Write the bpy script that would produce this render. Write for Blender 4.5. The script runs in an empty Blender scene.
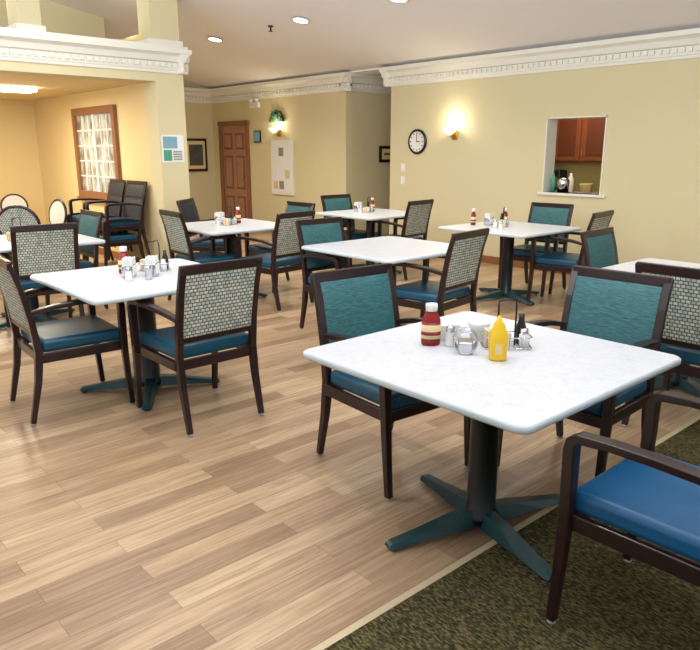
import bpy, bmesh, math, random
from mathutils import Vector, Matrix
random.seed(4)
SC=bpy.context.scene
def lin(c):
    return tuple(((v/255)/12.92 if v/255<=.04045 else ((v/255+.055)/1.055)**2.4) for v in c)+(1,)
# ---------------------------------------------------------------- materials
def newmat(name):
    m=bpy.data.materials.new(name); m.use_nodes=True
    nt=m.node_tree; b=nt.nodes['Principled BSDF']; return m,nt,b
def mat(name,col,rough=.5,metal=0,spec=.5,noise=.06,scale=30,emit=0,bump=0,coat=0):
    m,nt,b=newmat(name)
    b.inputs['Roughness'].default_value=rough; b.inputs['Metallic'].default_value=metal
    b.inputs['Specular IOR Level'].default_value=spec
    b.inputs['Coat Weight'].default_value=coat
    tc=nt.nodes.new('ShaderNodeTexCoord'); n=nt.nodes.new('ShaderNodeTexNoise'); n.inputs['Scale'].default_value=scale
    n.inputs['Detail'].default_value=3
    nt.links.new(tc.outputs['Object'],n.inputs['Vector'])
    r=nt.nodes.new('ShaderNodeMix'); r.data_type='RGBA'
    c=lin(col)
    r.inputs[6].default_value=tuple(v*(1-noise) for v in c[:3])+(1,)
    r.inputs[7].default_value=tuple(min(1,v*(1+noise)) for v in c[:3])+(1,)
    nt.links.new(n.outputs['Fac'],r.inputs[0]); nt.links.new(r.outputs[2],b.inputs['Base Color'])
    if emit:
        b.inputs['Emission Color'].default_value=c; b.inputs['Emission Strength'].default_value=emit
    if bump:
        bp=nt.nodes.new('ShaderNodeBump'); bp.inputs['Strength'].default_value=bump; bp.inputs['Distance'].default_value=.003
        nt.links.new(n.outputs['Fac'],bp.inputs['Height']); nt.links.new(bp.outputs['Normal'],b.inputs['Normal'])
    return m
M={}
M['wall']=mat('wall_paint_olive_cream',(208,196,156),.8,noise=.03,scale=60,bump=.15)
M['wall_b']=mat('wall_paint_back',(206,194,152),.8,noise=.03,scale=60,bump=.15)
M['wall_alc']=mat('wall_paint_alcove',(222,198,144),.8,noise=.03,scale=60,bump=.15)
M['ceil']=mat('ceiling_paint',(238,236,238),.9,noise=.02,scale=80)
M['trim']=mat('trim_white',(226,223,210),.5,noise=.02)
M['frame']=mat('chair_frame_espresso',(36,19,18),.28,noise=.25,scale=25)
M['seat']=mat('seat_vinyl_teal',(8,70,92),.38,noise=.08,scale=60,bump=.2)
M['seat2']=mat('seat_vinyl_blue',(10,80,122),.38,noise=.08,scale=60,bump=.2)
M['base']=mat('table_base_iron',(10,18,22),.32,metal=.2,noise=.1)
M['foot']=mat('table_foot_teal_iron',(10,54,58),.35,metal=.1,noise=.1)
M['edge']=mat('table_edge',(190,200,202),.35)
M['chrome']=mat('chrome',(200,200,205),.15,metal=1)
M['glide']=mat('glide',(150,150,150),.4)
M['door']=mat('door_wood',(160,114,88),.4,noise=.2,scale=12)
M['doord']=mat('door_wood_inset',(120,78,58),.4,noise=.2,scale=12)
M['woodtrim']=mat('wood_casing',(134,88,56),.4,noise=.2,scale=14)
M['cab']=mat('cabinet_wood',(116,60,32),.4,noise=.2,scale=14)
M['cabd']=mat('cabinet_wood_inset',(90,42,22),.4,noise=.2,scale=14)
M['black']=mat('black_plastic',(18,18,20),.35)
M['white']=mat('white_plastic',(226,224,218),.4)
M['paper']=mat('paper',(226,225,220),.8)
M['red']=mat('ketchup_red',(130,14,12),.25)
M['yellow']=mat('mustard_yellow',(226,182,18),.35)
M['green']=mat('foliage_green',(50,80,48),.8,noise=.4,scale=90)
M['label']=mat('label_cream',(216,192,140),.6)
M['brass']=mat('brass',(190,150,80),.3,metal=1)
M['counter']=mat('counter_grey',(140,135,120),.4)
M['lamp']=mat('lamp_glow',(255,242,220),.5,emit=14)
M['lamp2']=mat('sconce_glass',(255,236,200),.4,emit=1.3)
M['poster_g']=mat('poster_green',(70,150,120),.6)
M['poster_b']=mat('poster_blue',(120,160,176),.6)
M['pic']=mat('picture_print',(70,74,66),.5,noise=.6,scale=9)
M['strip']=mat('transition_strip',(196,178,142),.4)
M['kwall']=mat('kitchen_wall',(196,178,110),.8)
M['round']=mat('chair_back_cream',(196,194,186),.6)
M['navy']=mat('cushion_navy',(20,26,40),.6)

def floor_mat():
    m,nt,b=newmat('floor_wood_planks'); N=nt.nodes; L=nt.links
    tc=N.new('ShaderNodeTexCoord')
    def brick(w,rh,off,c1,c2,mc):
        br=N.new('ShaderNodeTexBrick'); br.offset=off; br.offset_frequency=2
        br.inputs['Scale'].default_value=1; br.inputs['Brick Width'].default_value=w; br.inputs['Row Height'].default_value=rh
        br.inputs['Mortar Size'].default_value=.0009; br.inputs['Mortar Smooth'].default_value=.3; br.inputs['Bias'].default_value=0
        br.inputs['Color1'].default_value=c1; br.inputs['Color2'].default_value=c2; br.inputs['Mortar'].default_value=mc
        L.new(tc.outputs['Object'],br.inputs['Vector']); return br
    br=brick(.93,.112,.37,(0,0,0,1),(1,1,1,1),(.2,.2,.2,1))
    ramp=N.new('ShaderNodeValToRGB'); L.new(br.outputs['Color'],ramp.inputs['Fac'])
    e=ramp.color_ramp.elements; e[0].position=0; e[0].color=lin((156,126,96)); e[1].position=1; e[1].color=lin((206,178,142))
    k=ramp.color_ramp.elements.new(.35); k.color=lin((178,148,116)); k=ramp.color_ramp.elements.new(.7); k.color=lin((192,162,128))
    sep=N.new('ShaderNodeSeparateXYZ'); L.new(tc.outputs['Object'],sep.inputs[0])
    mul=N.new('ShaderNodeMath'); mul.operation='MULTIPLY'; mul.inputs[1].default_value=37; L.new(br.outputs['Color'],mul.inputs[0])
    cx=N.new('ShaderNodeMath'); cx.operation='MULTIPLY'; cx.inputs[1].default_value=1.6; L.new(sep.outputs[0],cx.inputs[0])
    cy=N.new('ShaderNodeMath'); cy.operation='MULTIPLY'; cy.inputs[1].default_value=34; L.new(sep.outputs[1],cy.inputs[0])
    comb=N.new('ShaderNodeCombineXYZ'); L.new(cx.outputs[0],comb.inputs[0]); L.new(cy.outputs[0],comb.inputs[1]); L.new(mul.outputs[0],comb.inputs[2])
    n=N.new('ShaderNodeTexNoise'); n.inputs['Scale'].default_value=1.6; n.inputs['Detail'].default_value=7; n.inputs['Roughness'].default_value=.65; n.inputs['Distortion'].default_value=.7
    L.new(comb.outputs[0],n.inputs['Vector'])
    gr=N.new('ShaderNodeValToRGB'); L.new(n.outputs['Fac'],gr.inputs['Fac'])
    e=gr.color_ramp.elements; e[0].position=.32; e[0].color=(.45,.39,.34,1); e[1].position=.62; e[1].color=(1.0,1.0,1.0,1)
    mx=N.new('ShaderNodeMix'); mx.data_type='RGBA'; mx.blend_type='MULTIPLY'; mx.inputs[0].default_value=.8
    L.new(ramp.outputs[0],mx.inputs[6]); L.new(gr.outputs[0],mx.inputs[7])
    mo=N.new('ShaderNodeMix'); mo.data_type='RGBA'; mo.inputs[7].default_value=lin((104,78,58))
    L.new(br.outputs['Fac'],mo.inputs[0]); L.new(mx.outputs[2],mo.inputs[6])
    L.new(mo.outputs[2],b.inputs['Base Color']); b.inputs['Roughness'].default_value=.36
    bp=N.new('ShaderNodeBump'); bp.inputs['Strength'].default_value=.12; bp.inputs['Distance'].default_value=.002
    L.new(n.outputs['Fac'],bp.inputs['Height']); L.new(bp.outputs['Normal'],b.inputs['Normal'])
    return m
M['floor']=floor_mat()
def carpet_mat():
    m,nt,b=newmat('carpet_olive'); N=nt.nodes; L=nt.links
    tc=N.new('ShaderNodeTexCoord'); n=N.new('ShaderNodeTexNoise'); n.inputs['Scale'].default_value=160; n.inputs['Detail'].default_value=4
    mp=N.new('ShaderNodeMapping'); mp.inputs['Scale'].default_value=(1,.35,1)
    L.new(tc.outputs['Object'],mp.inputs[0]); L.new(mp.outputs[0],n.inputs['Vector'])
    r=N.new('ShaderNodeValToRGB'); L.new(n.outputs['Fac'],r.inputs['Fac'])
    e=r.color_ramp.elements; e[0].position=.36; e[0].color=lin((42,38,24)); e[1].position=.68; e[1].color=lin((116,104,68))
    k=r.color_ramp.elements.new(.5); k.color=lin((72,66,42))
    L.new(r.outputs[0],b.inputs['Base Color']); b.inputs['Roughness'].default_value=.95
    b.inputs['Specular IOR Level'].default_value=.1
    bp=N.new('ShaderNodeBump'); bp.inputs['Strength'].default_value=.6; bp.inputs['Distance'].default_value=.004
    L.new(n.outputs['Fac'],bp.inputs['Height']); L.new(bp.outputs['Normal'],b.inputs['Normal'])
    return m
M['carpet']=carpet_mat()
def top_mat():
    m,nt,b=newmat('tabletop_marble_laminate'); N=nt.nodes; L=nt.links
    tc=N.new('ShaderNodeTexCoord'); n=N.new('ShaderNodeTexNoise'); n.inputs['Scale'].default_value=20; n.inputs['Detail'].default_value=10; n.inputs['Roughness'].default_value=.8; n.inputs['Distortion'].default_value=1.2
    L.new(tc.outputs['Object'],n.inputs['Vector'])
    r=N.new('ShaderNodeValToRGB'); L.new(n.outputs['Fac'],r.inputs['Fac'])
    e=r.color_ramp.elements; e[0].position=.33; e[0].color=lin((184,187,191)); e[1].position=.6; e[1].color=lin((205,207,210))
    k=r.color_ramp.elements.new(.46); k.color=lin((200,202,205)); 
    L.new(r.outputs[0],b.inputs['Base Color']); b.inputs['Roughness'].default_value=.34
    return m
M['top']=top_mat()
def woven_mat():
    m,nt,b=newmat('woven_back_fabric'); N=nt.nodes; L=nt.links
    tc=N.new('ShaderNodeTexCoord'); sep=N.new('ShaderNodeSeparateXYZ'); L.new(tc.outputs['Object'],sep.inputs[0])
    cb=N.new('ShaderNodeCombineXYZ'); L.new(sep.outputs[0],cb.inputs[0]); L.new(sep.outputs[2],cb.inputs[1])
    br=N.new('ShaderNodeTexBrick'); br.offset=.5
    br.inputs['Scale'].default_value=1; br.inputs['Brick Width'].default_value=.026; br.inputs['Row Height'].default_value=.020
    br.inputs['Mortar Size'].default_value=.0038; br.inputs['Mortar Smooth'].default_value=.6
    br.inputs['Color1'].default_value=lin((202,200,180)); br.inputs['Color2'].default_value=lin((150,158,146)); br.inputs['Mortar'].default_value=lin((52,70,70))
    L.new(cb.outputs[0],br.inputs['Vector']); L.new(br.outputs['Color'],b.inputs['Base Color']); b.inputs['Roughness'].default_value=.75
    return m
M['woven']=woven_mat()
def teal_mat():
    m,nt,b=newmat('back_fabric_teal'); N=nt.nodes; L=nt.links
    tc=N.new('ShaderNodeTexCoord'); mp=N.new('ShaderNodeMapping'); mp.inputs['Scale'].default_value=(25,25,260)
    n=N.new('ShaderNodeTexNoise'); n.inputs['Scale'].default_value=1; n.inputs['Detail'].default_value=3
    L.new(tc.outputs['Object'],mp.inputs[0]); L.new(mp.outputs[0],n.inputs['Vector'])
    r=N.new('ShaderNodeValToRGB'); L.new(n.outputs['Fac'],r.inputs['Fac'])
    e=r.color_ramp.elements; e[0].position=.3; e[0].color=lin((18,64,70)); e[1].position=.72; e[1].color=lin((56,110,110))
    L.new(r.outputs[0],b.inputs['Base Color']); b.inputs['Roughness'].default_value=.6
    return m
M['teal']=teal_mat()
def pane_mat():
    m,nt,b=newmat('window_pane'); N=nt.nodes; L=nt.links
    tc=N.new('ShaderNodeTexCoord'); mp=N.new('ShaderNodeMapping'); mp.inputs['Scale'].default_value=(3,3,1.5)
    n=N.new('ShaderNodeTexNoise'); n.inputs['Scale'].default_value=3; n.inputs['Detail'].default_value=2
    L.new(tc.outputs['Object'],mp.inputs[0]); L.new(mp.outputs[0],n.inputs['Vector'])
    r=N.new('ShaderNodeValToRGB'); L.new(n.outputs['Fac'],r.inputs['Fac'])
    e=r.color_ramp.elements; e[0].position=.35; e[0].color=lin((112,104,84)); e[1].position=.62; e[1].color=lin((190,194,190))
    L.new(r.outputs[0],b.inputs['Base Color']); b.inputs['Roughness'].default_value=.1
    return m
M['pane']=pane_mat()

# ---------------------------------------------------------------- mesh helpers
class B:
    def __init__(s): s.bm=bmesh.new(); s.mats=[]
    def mi(s,k):
        if k not in s.mats: s.mats.append(k)
        return s.mats.index(k)
    def box(s,x0,x1,y0,y1,z0,z1,k,bev=0,seg=2,rot=None):
        vs=[s.bm.verts.new((x,y,z)) for x in(x0,x1) for y in(y0,y1) for z in(z0,z1)]
        idx=[(0,1,3,2),(4,6,7,5),(0,4,5,1),(2,3,7,6),(0,2,6,4),(1,5,7,3)]
        fs=[s.bm.faces.new([vs[i] for i in q]) for q in idx]
        for f in fs: f.material_index=s.mi(k)
        if bev:
            es=set(e for f in fs for e in f.edges)
            r=bmesh.ops.bevel(s.bm,geom=list(es),offset=bev,segments=seg,profile=.5,affect='EDGES')
            for f in r['faces']: f.material_index=s.mi(k); f.smooth=True
            vs=list(set(v for v in r['verts'])|set(v for v in vs if v.is_valid))
        if rot is not None:
            bmesh.ops.transform(s.bm,matrix=rot,verts=[v for v in vs if v.is_valid])
        return vs
    def sweep(s,pts,w,d,k,smooth=False):
        P=[Vector(p) for p in pts]; rings=[]
        for i,p in enumerate(P):
            t=(P[min(i+1,len(P)-1)]-P[max(i-1,0)]).normalized()
            ax=Vector((1,0,0)); nn=t.cross(ax).normalized(); ax=nn.cross(t).normalized()
            ww=w[i] if isinstance(w,(list,tuple)) else w; dd=d[i] if isinstance(d,(list,tuple)) else d
            rings.append([s.bm.verts.new(p+ax*a*ww/2+nn*b*dd/2) for a,b in((-1,-1),(1,-1),(1,1),(-1,1))])
        for a,b in zip(rings,rings[1:]):
            for j in range(4):
                f=s.bm.faces.new((a[j],a[(j+1)%4],b[(j+1)%4],b[j])); f.material_index=s.mi(k)
        for r,rev in((rings[0],True),(rings[-1],False)):
            f=s.bm.faces.new(r[::-1] if rev else r); f.material_index=s.mi(k)
    def lathe(s,prof,c,k,seg=24,mats=None,sy=1):
        rings=[]
        for r,z in prof:
            if r<1e-5: rings.append([s.bm.verts.new((c[0],c[1],c[2]+z))])
            else: rings.append([s.bm.verts.new((c[0]+r*math.cos(2*math.pi*i/seg),c[1]+sy*r*math.sin(2*math.pi*i/seg),c[2]+z)) for i in range(seg)])
        for n,(a,b) in enumerate(zip(rings,rings[1:])):
            mk=s.mi(mats[n] if mats else k)
            for i in range(seg):
                j=(i+1)%seg
                if len(a)==1 and len(b)==1: continue
                if len(a)==1: f=s.bm.faces.new((a[0],b[j],b[i]))
                elif len(b)==1: f=s.bm.faces.new((a[i],a[j],b[0]))
                else: f=s.bm.faces.new((a[i],a[j],b[j],b[i]))
                f.material_index=mk; f.smooth=True
        for rr,rev in((rings[0],1),(rings[-1],0)):
            if len(rr)>1:
                f=s.bm.faces.new(rr[::-1] if rev else rr); f.material_index=s.mi(k if not mats else mats[0 if rev else -1])
    def tube(s,pts,r,k,seg=8,closed=False):
        P=[Vector(p) for p in pts]; n=len(P); rings=[]; prev=None
        for i,p in enumerate(P):
            t=((P[(i+1)%n] if closed or i<n-1 else P[i])-(P[i-1] if closed or i>0 else P[i])).normalized()
            up=Vector((0,0,1)) if abs(t.z)<.9 else Vector((1,0,0))
            if prev is not None: up=prev
            a=(up-t*up.dot(t)).normalized(); bb=t.cross(a); prev=a
            rings.append([s.bm.verts.new(p+(a*math.cos(2*math.pi*j/seg)+bb*math.sin(2*math.pi*j/seg))*r) for j in range(seg)])
        rr=list(zip(rings,rings[1:]))+([(rings[-1],rings[0])] if closed else [])
        for a,b in rr:
            for j in range(seg):
                f=s.bm.faces.new((a[j],a[(j+1)%seg],b[(j+1)%seg],b[j])); f.material_index=s.mi(k); f.smooth=True
    def mesh(s,name,bevel=0):
        bmesh.ops.recalc_face_normals(s.bm,faces=s.bm.faces[:])
        me=bpy.data.meshes.new(name); s.bm.to_mesh(me); s.bm.free()
        for k in s.mats: me.materials.append(M[k])
        if bevel:
            o=bpy.data.objects.new('tmp',me); SC.collection.objects.link(o)
            md=o.modifiers.new('b','BEVEL'); md.width=bevel; md.segments=2; md.limit_method='ANGLE'; md.angle_limit=math.radians(40)
            dg=bpy.context.evaluated_depsgraph_get(); me2=bpy.data.meshes.new_from_object(o.evaluated_get(dg))
            bpy.data.objects.remove(o); me2.name=name; me=me2
        return me
    def obj(s,name,loc=(0,0,0),rz=0,bevel=0):
        return inst(s.mesh(name,bevel),name,loc,rz)
def inst(me,name,loc=(0,0,0),rz=0):
    o=bpy.data.objects.new(name,me); SC.collection.objects.link(o); o.location=loc; o.rotation_euler=(0,0,math.radians(rz)); return o
def simple(name,x0,x1,y0,y1,z0,z1,k,bev=0):
    b=B(); b.box(x0,x1,y0,y1,z0,z1,k); return b.obj(name,bevel=bev)

# ---------------------------------------------------------------- room shell
XW=7.75; CT=2.73; CB=2.46
simple('floor',-4,13.2,1.45,13.4,-.05,0,'floor')
simple('carpet_floor',-4,13.2,-4,1.42,-.05,.004,'carpet')
simple('trim_floor_transition',-4,XW,1.420,1.448,-.04,.006,'strip')
# right wall with pass-through
b=B()
for a in((-4,4.18,0,3.2),(4.98,7.73,0,3.2),(4.18,4.98,0,1.01),(4.18,4.98,1.92,3.2)):
    b.box(XW,XW+.2,a[0],a[1],a[2],a[3],'wall')
b.obj('wall_right')
simple('wall_hall',XW,12,8.77,8.97,0,3.2,'wall_b')
simple('wall_hall_end',11.8,12,7.7,8.77,0,3.2,'wall_b')
simple('wall_hall_side',XW+.2,11.8,7.53,7.73,0,3.2,'wall_b')
simple('wall_far_right',XW,XW+.2,8.97,12.95,0,3.2,'wall_b')
simple('wall_back',4.05,XW+.2,12.95,13.15,0,4.6,'wall_b')
simple('wall_alcove',4.05,4.4,8.3,12.95,0,2.9,'wall_alc')
simple('wall_alcove_back',-4,4.05,12.5,12.7,0,2.5,'wall_alc')
simple('column',4.03,4.40,8.0,8.3,0,2.75,'wall')
simple('beam_fascia',-4,4.03,8.0,8.3,2.33,2.7,'wall')
b=B(); b.box(-4,4.45,7.93,8.65,2.70,2.74,'trim'); b.obj('trim_ledge')
b=B(); b.box(4.06,4.43,8.1,8.42,2.74,4.0,'wall'); b.box(4.03,4.46,8.07,8.45,2.74,2.82,'trim'); b.obj('column_upper')
b=B(); b.box(2.56,2.8,8.1,8.42,2.74,4.4,'wall'); b.box(2.53,2.83,8.07,8.45,2.74,2.82,'trim'); b.obj('column_upper.001')
simple('wall_upper',-4,4.4,10.2,10.35,2.4,4.9,'wall')
simple('ceiling_alcove',-4,4.05,8.3,12.5,2.33,2.38,'wall_alc')
# vaulted main ceiling
b=B()
def cz(x): return 2.75+.18*(XW-x)
v=[b.bm.verts.new(p) for p in((XW+.2,-4,cz(XW+.2)),(XW+.2,13.15,cz(XW+.2)),(-4,13.15,cz(-4)),(-4,-4,cz(-4)))]
v2=[b.bm.verts.new(p.co+Vector((0,0,.1))) for p in v]
b.bm.faces.new(v); b.bm.faces.new(v2[::-1])
for i in range(4): b.bm.faces.new((v[i],v[(i+1)%4],v2[(i+1)%4],v2[i]))
b.mi('ceil'); b.obj('ceiling')
simple('ceiling_hall',XW,12,7.5,9,CT,CT+.08,'ceil')
# cornice
PR=[(0,0),(.018,0),(.022,.03),(.03,.04),(.03,.12),(.06,.13),(.068,.15),(.085,.19),(.12,.215),(.135,.22),(.14,.27),(0,.27)]
def cornice(name,p0,p1,nrm,dent=True,z=CB):
    b=B(); p0=Vector(p0+(0,)); p1=Vector(p1+(0,)); n=Vector(nrm+(0,)); t=(p1-p0).normalized()
    A=[b.bm.verts.new(p0+n*a+Vector((0,0,z+h))) for a,h in PR]; C=[b.bm.verts.new(p1+n*a+Vector((0,0,z+h))) for a,h in PR]
    for i in range(len(PR)):
        j=(i+1)%len(PR); b.bm.faces.new((A[i],A[j],C[j],C[i]))
    b.bm.faces.new(A[::-1]); b.bm.faces.new(C); b.mi('trim')
    if dent:
        Ln=(p1-p0).length; k=.0
        while k+.05<Ln:
            a=p0+t*k; c=p0+t*(k+.045)+n*.055
            b.box(min(a.x,c.x),max(a.x,c.x),min(a.y,c.y),max(a.y,c.y),z+.065,z+.11,'trim'); k+=.08
    return b.obj(name)
cornice('trim_cornice_right',(XW,-4),(XW,7.87),(-1,0))
cornice('trim_cornice_right_end',(XW-.14,7.73),(XW+.2,7.73),(0,1),False)
cornice('trim_cornice_far_right',(XW,8.63),(XW,12.95),(-1,0),True)
cornice('trim_cornice_hall',(XW-.14,8.77),(11.8,8.77),(0,-1),True)
cornice('trim_cornice_back',(4.4,12.95),(XW,12.95),(0,-1),True)
cornice('trim_cornice_beam',(-4,8.0),(4.46,8.0),(0,-1),True,2.43)
cornice('trim_cornice_beam_end',(4.32,7.87),(4.32,8.3),(1,0),False,2.43)
# baseboards
simple('baseboard_right',XW-.015,XW,-4,7.73,0,.1,'woodtrim'); simple('baseboard_far_right',XW-.015,XW,8.97,11.55,0,.1,'woodtrim')
simple('baseboard_back',4.4,XW,12.935,12.95,0,.1,'woodtrim'); simple('baseboard_alcove',4.035,4.05,8.3,12.5,0,.1,'woodtrim')
# pass-through frame + kitchen
b=B()
b.box(XW-.03,XW+.24,4.12,5.04,.98,1.01,'trim'); 
for yy in(4.18,4.965): b.box(XW-.012,XW+.21,yy,yy+.015,1.01,1.92,'trim')
b.box(XW-.012,XW+.21,4.18,4.98,1.905,1.92,'trim'); b.obj('window_1_pass_through_frame')
simple('wall_kitchen_back',9.6,9.75,3,7.5,0,2.75,'kwall'); simple('wall_kitchen_left',XW+.2,9.6,7.3,7.5,0,2.75,'kwall')
simple('wall_kitchen_right',XW+.2,9.6,3,3.15,0,2.75,'kwall'); simple('ceiling_kitchen',XW+.2,9.75,3,7.5,2.6,2.75,'ceil')
b=B()
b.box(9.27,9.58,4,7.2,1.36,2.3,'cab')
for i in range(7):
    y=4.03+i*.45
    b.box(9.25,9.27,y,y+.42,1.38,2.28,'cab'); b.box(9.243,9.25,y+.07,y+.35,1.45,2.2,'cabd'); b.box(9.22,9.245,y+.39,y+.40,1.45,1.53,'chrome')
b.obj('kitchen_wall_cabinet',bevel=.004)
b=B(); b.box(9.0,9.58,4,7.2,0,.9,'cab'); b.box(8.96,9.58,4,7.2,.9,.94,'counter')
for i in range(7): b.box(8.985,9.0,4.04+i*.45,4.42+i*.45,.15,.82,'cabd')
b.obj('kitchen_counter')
b=B(); b.box(0,.22,0,.3,0,.3,'black',.02); b.box(-.01,0,.03,.27,.05,.2,'chrome'); b.obj('coffee_maker',(9.3,5.7,.94))
b=B(); b.lathe([(.04,0),(.045,.01),(.045,.18),(.02,.23),(.02,.26),(0,.26)],(0,0,0),'white'); b.obj('soap_bottle',(9.2,5.45,.94))
b=B(); b.lathe([(.08,0),(.09,.1),(.1,.12),(.09,.12),(.0,.02)],(0,0,0),'label'); b.obj('mixing_bowl',(9.2,5.2,.94))
b=B(); b.lathe([(.07,0),(.075,.14),(.06,.17),(0,.18)],(0,0,0),'chrome'); b.obj('canister',(7.85,4.75,1.012))
b=B(); b.lathe([(.03,0),(.03,.16),(.012,.2),(.012,.23),(0,.23)],(0,0,0),'poster_g'); b.obj('dish_soap_bottle',(7.86,4.90,1.012))

# ---------------------------------------------------------------- wall fittings (local front = -Y)
RX=-90
b=B(); w=.84;h=2.0
b.box(-w/2,w/2,-.01,.0,0.01,h,'door')
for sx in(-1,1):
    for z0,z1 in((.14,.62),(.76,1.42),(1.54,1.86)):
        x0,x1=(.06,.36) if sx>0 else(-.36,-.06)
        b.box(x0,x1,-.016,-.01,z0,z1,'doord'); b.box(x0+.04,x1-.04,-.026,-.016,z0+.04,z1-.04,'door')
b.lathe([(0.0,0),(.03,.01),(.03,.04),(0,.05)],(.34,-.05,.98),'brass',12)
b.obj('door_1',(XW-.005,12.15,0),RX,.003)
b=B()
for sx in(-1,1): b.box(sx*.43-(.11 if sx<0 else 0),sx*.43+(.11 if sx>0 else 0),-.04,0,0,2.0,'woodtrim')
b.box(-.56,.56,-.042,0,2.0,2.09,'woodtrim'); b.obj('trim_door_casing',(XW,12.15,0),RX,.005)
# alcove window
b=B(); W=1.5;z0=.84;z1=2.12
b.box(-W/2+.02,W/2-.02,-.012,0,z0+.02,z1-.02,'pane')
for a in((-W/2,-W/2+.1,z0+.1,z1-.1),(W/2-.1,W/2,z0+.1,z1-.1),(-W/2,W/2,z0,z0+.1),(-W/2,W/2,z1-.1,z1)): b.box(a[0],a[1],-.05,0,a[2],a[3],'woodtrim')
b.box(-W/2-.03,W/2+.03,-.07,0,z0-.04,z0,'woodtrim')
b.box(-.03,.03,-.035,0,z0+.1,z1-.1,'trim')
for i in range(1,6):
    x=-W/2+.1+(W-.2)*i/6; b.box(x-.009,x+.009,-.025,0,z0+.1,z1-.1,'trim')
for i in range(1,5):
    z=z0+.1+(z1-z0-.2)*i/5; b.box(-W/2+.1,W/2-.1,-.024,0,z-.009,z+.009,'trim')
b.obj('window_2',(4.05,9.97,0),RX)
# column poster
b=B(); b.box(-.15,.15,-.006,0,1.38,1.71,'paper'); b.box(-.13,.06,-.009,0,1.55,1.69,'poster_b'); b.box(-.13,-.02,-.009,0,1.40,1.53,'poster_g')
for i in range(6): b.box(0,.12,-.008,0,1.41+i*.02,1.418+i*.02,'black')
b.obj('poster',(4.2,8.0,0))
# notice board
b=B(); b.box(-.34,.34,-.03,0,.72,1.71,'trim'); b.box(-.30,.30,-.036,0,.77,1.66,'paper')
for i in range(4):
    for j in range(3): b.box(-.26+.18*j,-.12+.18*j,-.04,0,.82+i*.2,.97+i*.2,random.choice(['white','label','counter','white']))
b.obj('notice_board',(XW,10.53,0),RX)
def picture(name,loc,rz,w,h):
    b=B(); b.box(-w/2,w/2,-.03,0,-h/2,h/2,'black'); b.box(-w/2+.05,w/2-.05,-.034,0,-h/2+.05,h/2-.05,'label'); b.box(-w/2+.1,w/2-.1,-.037,0,-h/2+.12,h/2-.12,'pic')
    b.obj(name,loc,rz,.004)
picture('picture_frame',(7.3,12.95,1.43),0,.52,.66)
picture('picture_frame',(8.68,8.77,1.46),0,.34,.28)
b=B(); b.box(-.11,.11,-.03,0,-.11,.11,'black'); b.box(-.09,.09,-.034,0,-.09,.09,'poster_b'); b.obj('wall_thermostat_display',(XW,11.32,1.78),RX,.004)
# swag
b=B(); random.seed(2)
for i in range(220):
    a=random.uniform(-.1,math.pi+.1); r=random.uniform(.02,.2); x=math.cos(a)*r; z=math.sin(a)*r*.9; s=random.uniform(.015,.03)
    b.box(x-s,x+s,-.05+random.uniform(-.02,.02),-.01,z-s*.4,z+s*.4,'green',rot=None)
b.obj('greenery_swag',(XW,10.65,2.05),RX)
# clock
b=B(); 
b.lathe([(0,0),(.17,0),(.18,.01),(.18,.03),(.165,.04),(.145,.03),(.0,.03)],(0,0,0),'black',40,['black','black','black','black','black','white'])
b.box(-.004,.004,0,.11,.034,.038,'black'); b.box(-.005,.06,-.006,.006,.034,.038,'black')
for i in range(12):
    a=i*math.pi/6; x,y=math.cos(a)*.122,math.sin(a)*.122; b.box(x-.009,x+.009,y-.009,y+.009,.031,.034,'black')
o=b.obj('wall_clock',(XW,7.15,1.65)); o.rotation_euler=(math.radians(90),0,math.radians(-90))
def sconce(loc):
    b=B(); b.box(-.05,.05,-.02,0,-.09,.03,'brass',.008)
    b.tube([(0,-.01,-.04),(0,-.06,-.06),(0,-.11,-.03)],.008,'brass')
    b.lathe([(.02,-.03),(.06,0),(.09,.03),(.1,.06),(.09,.06),(.08,.03),(.05,.01),(0,0)],(0,-.12,0),'lamp2',24)
    b.obj('wall_sconce',loc,RX)
    l=bpy.data.lights.new('sconce_light','POINT'); l.energy=6.5; l.color=(1,.9,.7); l.shadow_soft_size=.05
    o=bpy.data.objects.new('sconce_light',l); SC.collection.objects.link(o); o.location=(loc[0]-.14,loc[1],loc[2]+.14)
sconce((XW,6.45,1.76)); sconce((XW,10.62,1.86)); 
for z in(1.27,1.08):
    b=B(); b.box(-.04,.04,-.008,0,-.06,.06,'white',.003); b.box(-.012,.012,-.014,0,-.02,.02,'white'); b.obj('light_switch',(XW,7.45,z),RX)
b=B(); b.box(-.15,.15,-.06,0,-.05,.05,'white',.01)
for sx in(-1,1): b.lathe([(0,0),(.045,.01),(.05,.06),(0,.06)],(sx*.09,-.05,.05),'white',16)
b.obj('emergency_light',(XW,11.35,2.36),RX)

# recessed ceiling lights
LC=(1,.96,.89)
def downlight(x,y,e=60):
    zz=cz(x)
    b=B(); b.lathe([(.12,-.012),(.115,-.02),(.095,-.018),(.09,-.016),(0,-.016)],(0,0,0),'lamp',24,['white','white','white','lamp'])
    o=b.obj('recessed_downlight',(x,y,zz-.004)); o.rotation_euler=(0,math.atan(.18),0)
    l=bpy.data.lights.new('downlight','SPOT'); l.energy=e; l.spot_size=math.radians(140); l.spot_blend=.9; l.shadow_soft_size=.12; l.color=LC
    o=bpy.data.objects.new('downlight_lamp',l); SC.collection.objects.link(o); o.location=(x,y,zz-.05)
for y,e in((11.3,170),(9.35,175),(7.3,155),(5.6,135),(3.4,110),(1.2,80)): downlight(5.7,y,e)
for y,e in((6.6,130),(4.4,85),(2.2,50),(0.0,30)): downlight(2.6,y,e)  # added row, out of view, for soft general light
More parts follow.
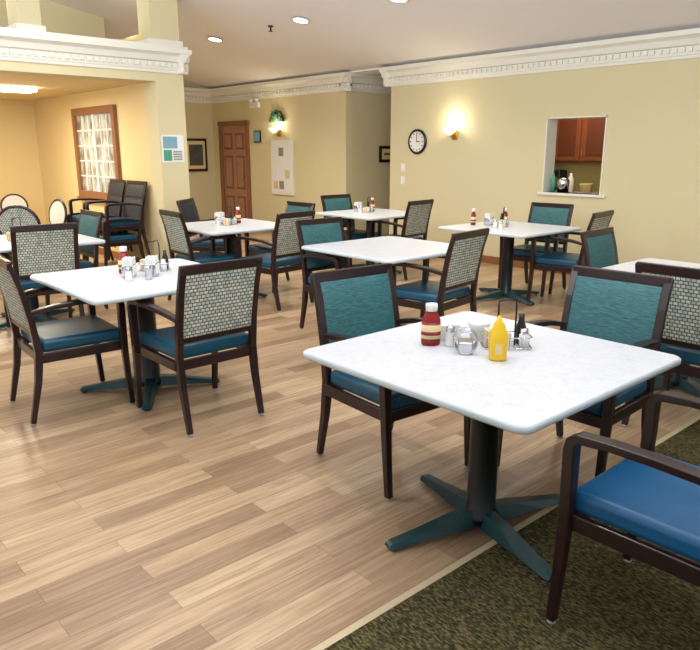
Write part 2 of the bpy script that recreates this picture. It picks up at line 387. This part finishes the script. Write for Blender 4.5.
# sprinkler
b=B(); b.lathe([(.04,0),(.04,-.01),(.012,-.02),(.012,-.06),(.03,-.065),(.03,-.07),(0,-.07)],(0,0,0),'black',12); b.obj('ceiling_sprinkler',(5.7,7.95,cz(5.7)))
b=B(); b.box(-.3,.3,-.14,.14,-.06,0,'lamp',.02); b.obj('ceiling_fluorescent_light',(2.95,9.95,2.33))
def area(name,loc,size,e,col,size_y=None,rot=(0,0,0)):
    l=bpy.data.lights.new(name,'AREA'); l.energy=e; l.size=size; l.color=col
    if size_y: l.shape='RECTANGLE'; l.size_y=size_y
    o=bpy.data.objects.new(name,l); SC.collection.objects.link(o); o.location=loc; o.rotation_euler=rot; return o
area('alcove_light',(2.7,9.95,2.25),.5,68,(1,.89,.68),.25)
area('alcove_light2',(0.2,10.2,2.25),1.2,85,(1,.89,.68),.4)
area('kitchen_light',(8.6,5.2,2.5),.8,26,(1,.9,.72))
def aim(d): return Vector(d).normalized().to_track_quat('-Z','Y').to_euler()
CU=(.88,.93,1)
area('ledge_fill',(1.5,8.6,2.85),5,14,(1,.95,.85),.2,(math.radians(180),0,0))  # added fill hidden on the ledge, lightens the ceiling behind
area('ceiling_fill_a',(1.0,0.5,2.7),2.5,215,CU,2.5,aim((.52,.56,.68)))  # added fill outside the view, bounced off the ceiling to brighten it
area('ceiling_fill_b',(-1.5,4.5,3.0),2.5,215,CU,2.5,aim((.7,.35,.68)))  # second added ceiling fill, also outside the view
# ---------------------------------------------------------------- dining chair
def chair_mesh(seatk,inner='teal',outer='woven'):
    b=B()
    def yb(z):
        pts=[(0,-.30),(.25,-.245),(.42,-.225),(.6,-.245),(.8,-.285),(.95,-.33)]
        for (a,ya),(c,yc) in zip(pts,pts[1:]):
            if z<=c: return ya+(yc-ya)*(z-a)/(c-a)
        return pts[-1][1]
    for s in(-1,1):
        b.sweep([(s*.236,yb(z),z) for z in(.012,.13,.25,.34,.42,.51,.6,.7,.8,.88,.945)],[.03,.033,.036]+[.038]*8,[.028,.033,.038,.042,.042,.038,.034,.03,.028,.027,.026],'frame')
        b.lathe([(.014,0),(.016,.004),(.014,.014),(0,.014)],(s*.236,-.30,0),'glide',10)
        b.sweep([(s*.262,.275,.012),(s*.264,.262,.2),(s*.266,.252,.4),(s*.27,.25,.56),(s*.272,.25,.64),(s*.273,.244,.668),(s*.273,.222,.683),(s*.272,.12,.69),(s*.27,.0,.688),(s*.262,-.12,.678),(s*.25,-.2,.662),(s*.24,-.25,.648)],
                [.03,.033,.038,.042,.046,.048,.05,.052,.05,.045,.04,.034],[.03,.034,.040,.040,.038,.036,.03,.026,.026,.026,.026,.026],'frame')
        b.lathe([(.014,0),(.016,.004),(.014,.014),(0,.014)],(s*.262,.275,0),'glide',10)
        b.box(s*.25-.012,s*.25+.012,-.22,.25,.36,.415,'frame')
    b.box(-.25,.25,.232,.258,.36,.415,'frame'); b.box(-.235,.235,-.235,-.21,.36,.415,'frame')
    for z0,z1 in((.902,.952),(.515,.545)):
        y0,y1=yb(z0),yb(z1)
        b.box(-.25,.25,(y0+y1)/2-.014,(y0+y1)/2+.014,z0,z1,'frame')
    zs=[.545+.36*i/8 for i in range(9)]
    for off,k,rev in((.014,inner,0),(-.014,outer,1)):
        rows=[[b.bm.verts.new((x,yb(z)+off,z)) for x in(-.218,-.1,0,.1,.218)] for z in zs]
        for r0,r1 in zip(rows,rows[1:]):
            for i in range(4):
                f=b.bm.faces.new((r0[i],r0[i+1],r1[i+1],r1[i])); f.material_index=b.mi(k); f.smooth=True
        if off>0: F0=rows
        else:
            for e in(0,-1):
                for i in range(4): f=b.bm.faces.new((F0[e][i],F0[e][i+1],rows[e][i+1],rows[e][i])); f.material_index=b.mi('frame')
                for i in range(8): f=b.bm.faces.new((F0[i][e],F0[i+1][e],rows[i+1][e],rows[i][e])); f.material_index=b.mi('frame')
    b.box(-.243,.243,-.205,.262,.412,.488,seatk,.024,4)
    return b.mesh('dining_chair',.004)
CH=chair_mesh('seat'); CH2=chair_mesh('seat2'); CH3=chair_mesh('seat','navy','navy')
D={'+Y':0,'+X':-90,'-Y':180,'-X':90}
chairs=[(1.91,3.49,'+Y',0),(1.39,4.15,'+X',-3),(2.27,2.22,'-Y',-4),(2.89,1.58,'-X',2),(2.07,.74,'+Y',0),(3.89,1.43,'+X',0),(4.85,2.28,'-Y',4),
(4.0,3.5,'+Y',8),(4.0,5.62,'+Y',8),(6.08,5.9,'+Y',8),(6.25,3.67,'+Y',8),(6.55,4.25,'-X',5),(3.8,4.33,'-Y',0),(3.52,6.2,'+X',-4),(4.32,7.35,'-Y',40),
(4.55,6.3,'-X',0),(6.05,6.73,'-Y',0),(1.88,6.07,'+Y',-6),(2.30,6.75,'-X',0)]
for i,(x,y,d,j) in enumerate(chairs):
    inst(CH2 if i==4 else (CH3 if i==14 else CH),'dining_chair',(x,y,.004 if y<1.2 else 0),D[d]+j)
for q,(x,y,r) in enumerate(((3.60,8.58,93),(3.60,9.2,88))):
    e=bpy.data.objects.new('stacked_dining_chairs',None); SC.collection.objects.link(e); e.location=(x,y,0); e.rotation_euler=(0,0,math.radians(r))
    for i in range(2):
        o=inst(CH3,'stack_chair_%d'%(i+1),(0,-.05*i,.19*i)); o.parent=e
def round_chair(k1):
    b=B()
    for sx in(-1,1):
        b.sweep([(sx*.2,-.24,0),(sx*.19,-.2,.44),(sx*.17,-.22,.6)],.032,.032,'frame'); b.sweep([(sx*.21,.22,0),(sx*.2,.2,.44)],.035,.035,'frame')
    b.box(-.23,.23,-.22,.23,.40,.43,'frame'); b.box(-.225,.225,-.2,.225,.43,.49,'navy',.02,3)
    n=28; pts=[(.21*math.cos(2*math.pi*i/n),-.25-.03*math.sin(2*math.pi*i/n),.74+.2*math.sin(2*math.pi*i/n)) for i in range(n)]
    b.tube(pts,.018,'frame',8,True)
    for off,k in((.012,k1),(-.012,'woven')):
        c=b.bm.verts.new((0,-.25+off,.74)); vs=[b.bm.verts.new((p[0]*.96,p[1]+off,.74+(p[2]-.74)*.96)) for p in pts]
        for i in range(n):
            f=b.bm.faces.new((c,vs[i],vs[(i+1)%n])); f.material_index=b.mi(k)
    return b.mesh('round_back_chair')
RC=round_chair('round')
for x,y,r,sc in((2.42,8.2,-30,1),(2.95,9.3,100,.95),(2.55,11.0,190,.9),(2.95,11.3,200,.9),(3.3,11.5,170,.9),(2.15,11.8,180,.9),(2.75,11.9,180,.9)):
    o=inst(RC,'round_back_chair',(x,y,0),r); o.scale=(sc,sc,sc)

# ---------------------------------------------------------------- tables
def rrect(hw,r,n=6):
    out=[]
    for cx,cy,a0 in((hw-r,hw-r,0),(-hw+r,hw-r,90),(-hw+r,-hw+r,180),(hw-r,-hw+r,270)):
        for i in range(n+1):
            a=math.radians(a0+90*i/n); out.append((cx+r*math.cos(a),cy+r*math.sin(a)))
    return out
def table_mesh(hw,ang):
    b=B()
    layers=[(hw-.006,.722),(hw,.728),(hw,.744),(hw-.006,.75)]
    rings=[[b.bm.verts.new((x,y,z)) for x,y in rrect(h,.045)] for h,z in layers]; n=len(rings[0])
    for a,c in zip(rings,rings[1:]):
        for i in range(n):
            f=b.bm.faces.new((a[i],a[(i+1)%n],c[(i+1)%n],c[i])); f.material_index=b.mi('edge'); f.smooth=True
    f=b.bm.faces.new(rings[0][::-1]); f.material_index=b.mi('base'); f=b.bm.faces.new(rings[-1]); f.material_index=b.mi('top')
    b.lathe([(.075,.03),(.075,.06),(.06,.085),(.058,.69),(.07,.70),(.07,.722)],(0,0,0),'base',28)
    for i in range(4):
        R=Matrix.Rotation(math.radians(90*i+ang),4,'Z')
        L=[(0.03,.046,.02,.085),(.15,.043,.02,.075),(.30,.036,.018,.05),(.43,.032,.012,.032),(.445,.025,.012,.026)]
        rg=[]
        for x,w,z0,z1 in L: rg.append([b.bm.verts.new(R@Vector(p)) for p in((x,-w,z0),(x,w,z0),(x,w*.6,z1),(x,-w*.6,z1))])
        for a,c in zip(rg,rg[1:]):
            for j in range(4): f=b.bm.faces.new((a[j],a[(j+1)%4],c[(j+1)%4],c[j])); f.material_index=b.mi('foot')
        f=b.bm.faces.new(rg[-1]); f.material_index=b.mi('foot')
        p=R@Vector((.42,0,0)); b.lathe([(.018,0),(.018,.016),(0,.016)],p,'black',10)
        b.box(-.02,.02,.02,.38,.700,.722,'base',rot=R)
    return b.mesh('dining_table')
TM=[table_mesh(.535,-16),table_mesh(.535,-30),table_mesh(.535,20)]
tables=[(2.13,1.56,0),(1.88,4.08,1),(3.95,6.35,2),(4.02,4.0,1),(6.08,6.4,2),(6.0,4.22,0),(4.50,1.76,1),(1.9,6.5,2),(2.1,8.95,1),(2.2,11.0,0)]
for x,y,i in tables: inst(TM[i],'dining_table',(x,y,.002),0)
# ---------------------------------------------------------------- condiments
Z=.752
def ketchup(loc,s=1,rz=0):
    b=B(); P=[(.0,0),(.036,0),(.04,.008),(.04,.03),(.0405,.03),(.0405,.088),(.04,.088),(.038,.108),(.026,.132),(.019,.142),(.024,.143),(.025,.170),(.023,.174),(0,.174)]
    b.lathe([(r*s,z) for r,z in P],(0,0,0),'red',28,['red']*4+['label']*1+['red']*4+['white']*4,.75)
    b.lathe([(.0408*s,.045),(.0408*s,.06)],(0,0,0),'red',28,None,.75)
    b.obj('ketchup_bottle',loc,rz)
def mustard(loc):
    b=B(); b.lathe([(0,0),(.031,0),(.035,.01),(.035,.09),(.031,.112),(.024,.124),(.022,.138),(.012,.150),(.006,.172),(0,.174)],(0,0,0),'yellow',24); b.box(-.036,-.0345,-.012,.012,.03,.07,'label'); b.obj('mustard_bottle',loc,40)
def shaker(loc,k='white'):
    b=B(); b.lathe([(0,0),(.02,0),(.022,.01),(.017,.06),(.018,.062),(.018,.078),(.01,.087),(0,.088)],(0,0,0),k,18,[k]*4+['chrome']*4); b.obj('salt_shaker',loc)
def rr2(a,c,r,n=4):
    out=[]
    for cx,cy,a0 in((a-r,c-r,0),(-a+r,c-r,90),(-a+r,-c+r,180),(a-r,-c+r,270)):
        for i in range(n+1):
            t=math.radians(a0+90*i/n); out.append((cx+r*math.cos(t),cy+r*math.sin(t)))
    return out
def caddy(loc,rz=0,name='condiment_caddy'):
    b=B()
    for z in(.006,.05):
        b.tube([(x,y,z) for x,y in rr2(.095,.055,.02)],.0028,'chrome',6,True)
    for i in range(-3,4): b.tube([(i*.027,-.055,.006),(i*.027,.055,.006)],.002,'chrome',6)
    for x,y in((-.095,0),(.095,0),(0,.055),(0,-.055),(-.05,.055),(.05,.055),(-.05,-.055),(.05,-.055)): b.tube([(x,y,.006),(x,y,.05)],.002,'chrome',6)
    b.tube([(-.036,0,.006),(-.036,0,.17),(-.036,0,.19),(.03,0,.20),(.036,0,.17),(.036,0,.006)],.004,'black',6)
    for i in range(6): b.box(-.088+i*.008,-.083+i*.008,-.03,.03,.008,.075,'paper' if i%2 else 'label')
    for i in range(4): b.box(-.015+i*.007,-.011+i*.007,-.04,.0,.008,.065,['poster_b','paper','paper','label'][i])
    b.lathe([(0,0),(.019,0),(.021,.07),(.012,.1),(.012,.125),(0,.127)],(.066,.024,.006),'black',16)
    b.lathe([(0,0),(.019,0),(.02,.05),(.016,.055),(.016,.075),(0,.078)],(.066,-.026,.006),'white',16,['white']*3+['chrome']*2)
    b.obj(name,loc,rz)
def napkin(loc,rz):
    b=B(); b.box(-.05,.05,-.033,.033,0,.085,'chrome',.008,2)
    for i in range(5): b.box(-.044,.044,-.03+i*.0125,-.022+i*.0125,.01,.125-.003*(i%2),'paper')
    b.box(-.042,.042,-.036,.036,.02,.075,'paper'); b.obj('napkin_dispenser',loc,rz)
ketchup((2.055,1.80,Z),1,-40); mustard((2.09,1.49,Z)); caddy((2.26,1.575,Z),-40)
shaker((2.10,1.735,Z))
b=B(); random.seed(7)
for i in range(9):
    j=random.uniform(-.004,.004); b.box(-.05+j,.05+j,-.032,.032,i*.008,i*.008+.007,'paper')
b.obj('napkin_stack',(2.165,1.80,Z),-35)
b=B(); b.lathe([(0,0),(.035,0),(.045,.06),(.048,.075),(.043,.075),(.0,.02)],(0,0,0),'white',24); b.obj('creamer_bowl',(2.275,1.725,Z))
b=B()
for k in range(5): b.tube([(.045*math.cos(i*math.pi/12),-.04+.02*k,.048+.045*math.sin(i*math.pi/12)) for i in range(24)],.0026,'chrome',6,True)
b.box(-.03,.03,-.04,.04,.0,.05,'chrome',.008); b.obj('jelly_packet_rack',(2.075,1.635,Z),-50)
napkin((1.80,4.10,Z),50); napkin((1.93,4.05,Z),50); shaker((1.74,3.98,Z)); shaker((1.85,3.94,Z),'chrome'); ketchup((1.84,4.26,Z)); caddy((2.03,4.22,Z),-40)
for x,y in((3.95,6.35),(6.0,4.3),(6.08,6.45)):
    caddy((x,y,Z),30); ketchup((x+.17,y+.1,Z),.8); shaker((x-.14,y,Z)); napkin((x-.02,y+.17,Z),10)
shaker((5.75,4.15,Z)); ketchup((5.88,4.6,Z),.8)
caddy((1.85,6.5,Z),10)
# ---------------------------------------------------------------- world
w=bpy.data.worlds.new('world'); SC.world=w; w.use_nodes=True
bg=w.node_tree.nodes['Background']; bg.inputs[0].default_value=(.95,.98,1,1); bg.inputs[1].default_value=.9
# ---------------------------------------------------------------- camera
th=math.atan(175/683); c,s=math.cos(th),math.sin(th)
F=Vector((.6665,.7455,0)).normalized(); Rr=Vector((F.y,-F.x,0)); fw=F*c-Vector((0,0,s)); up=F*s+Vector((0,0,c))
cam=bpy.data.cameras.new('camera'); cam.sensor_width=36; cam.lens=683/700*36; cam.clip_start=.05
co=bpy.data.objects.new('camera',cam); SC.collection.objects.link(co)
Mx=Matrix((Rr,up,-fw)).transposed().to_4x4(); Mx.translation=(0,0,1.53); co.matrix_world=Mx
SC.camera=co
SC.view_settings.view_transform='Standard'; SC.view_settings.exposure=.1
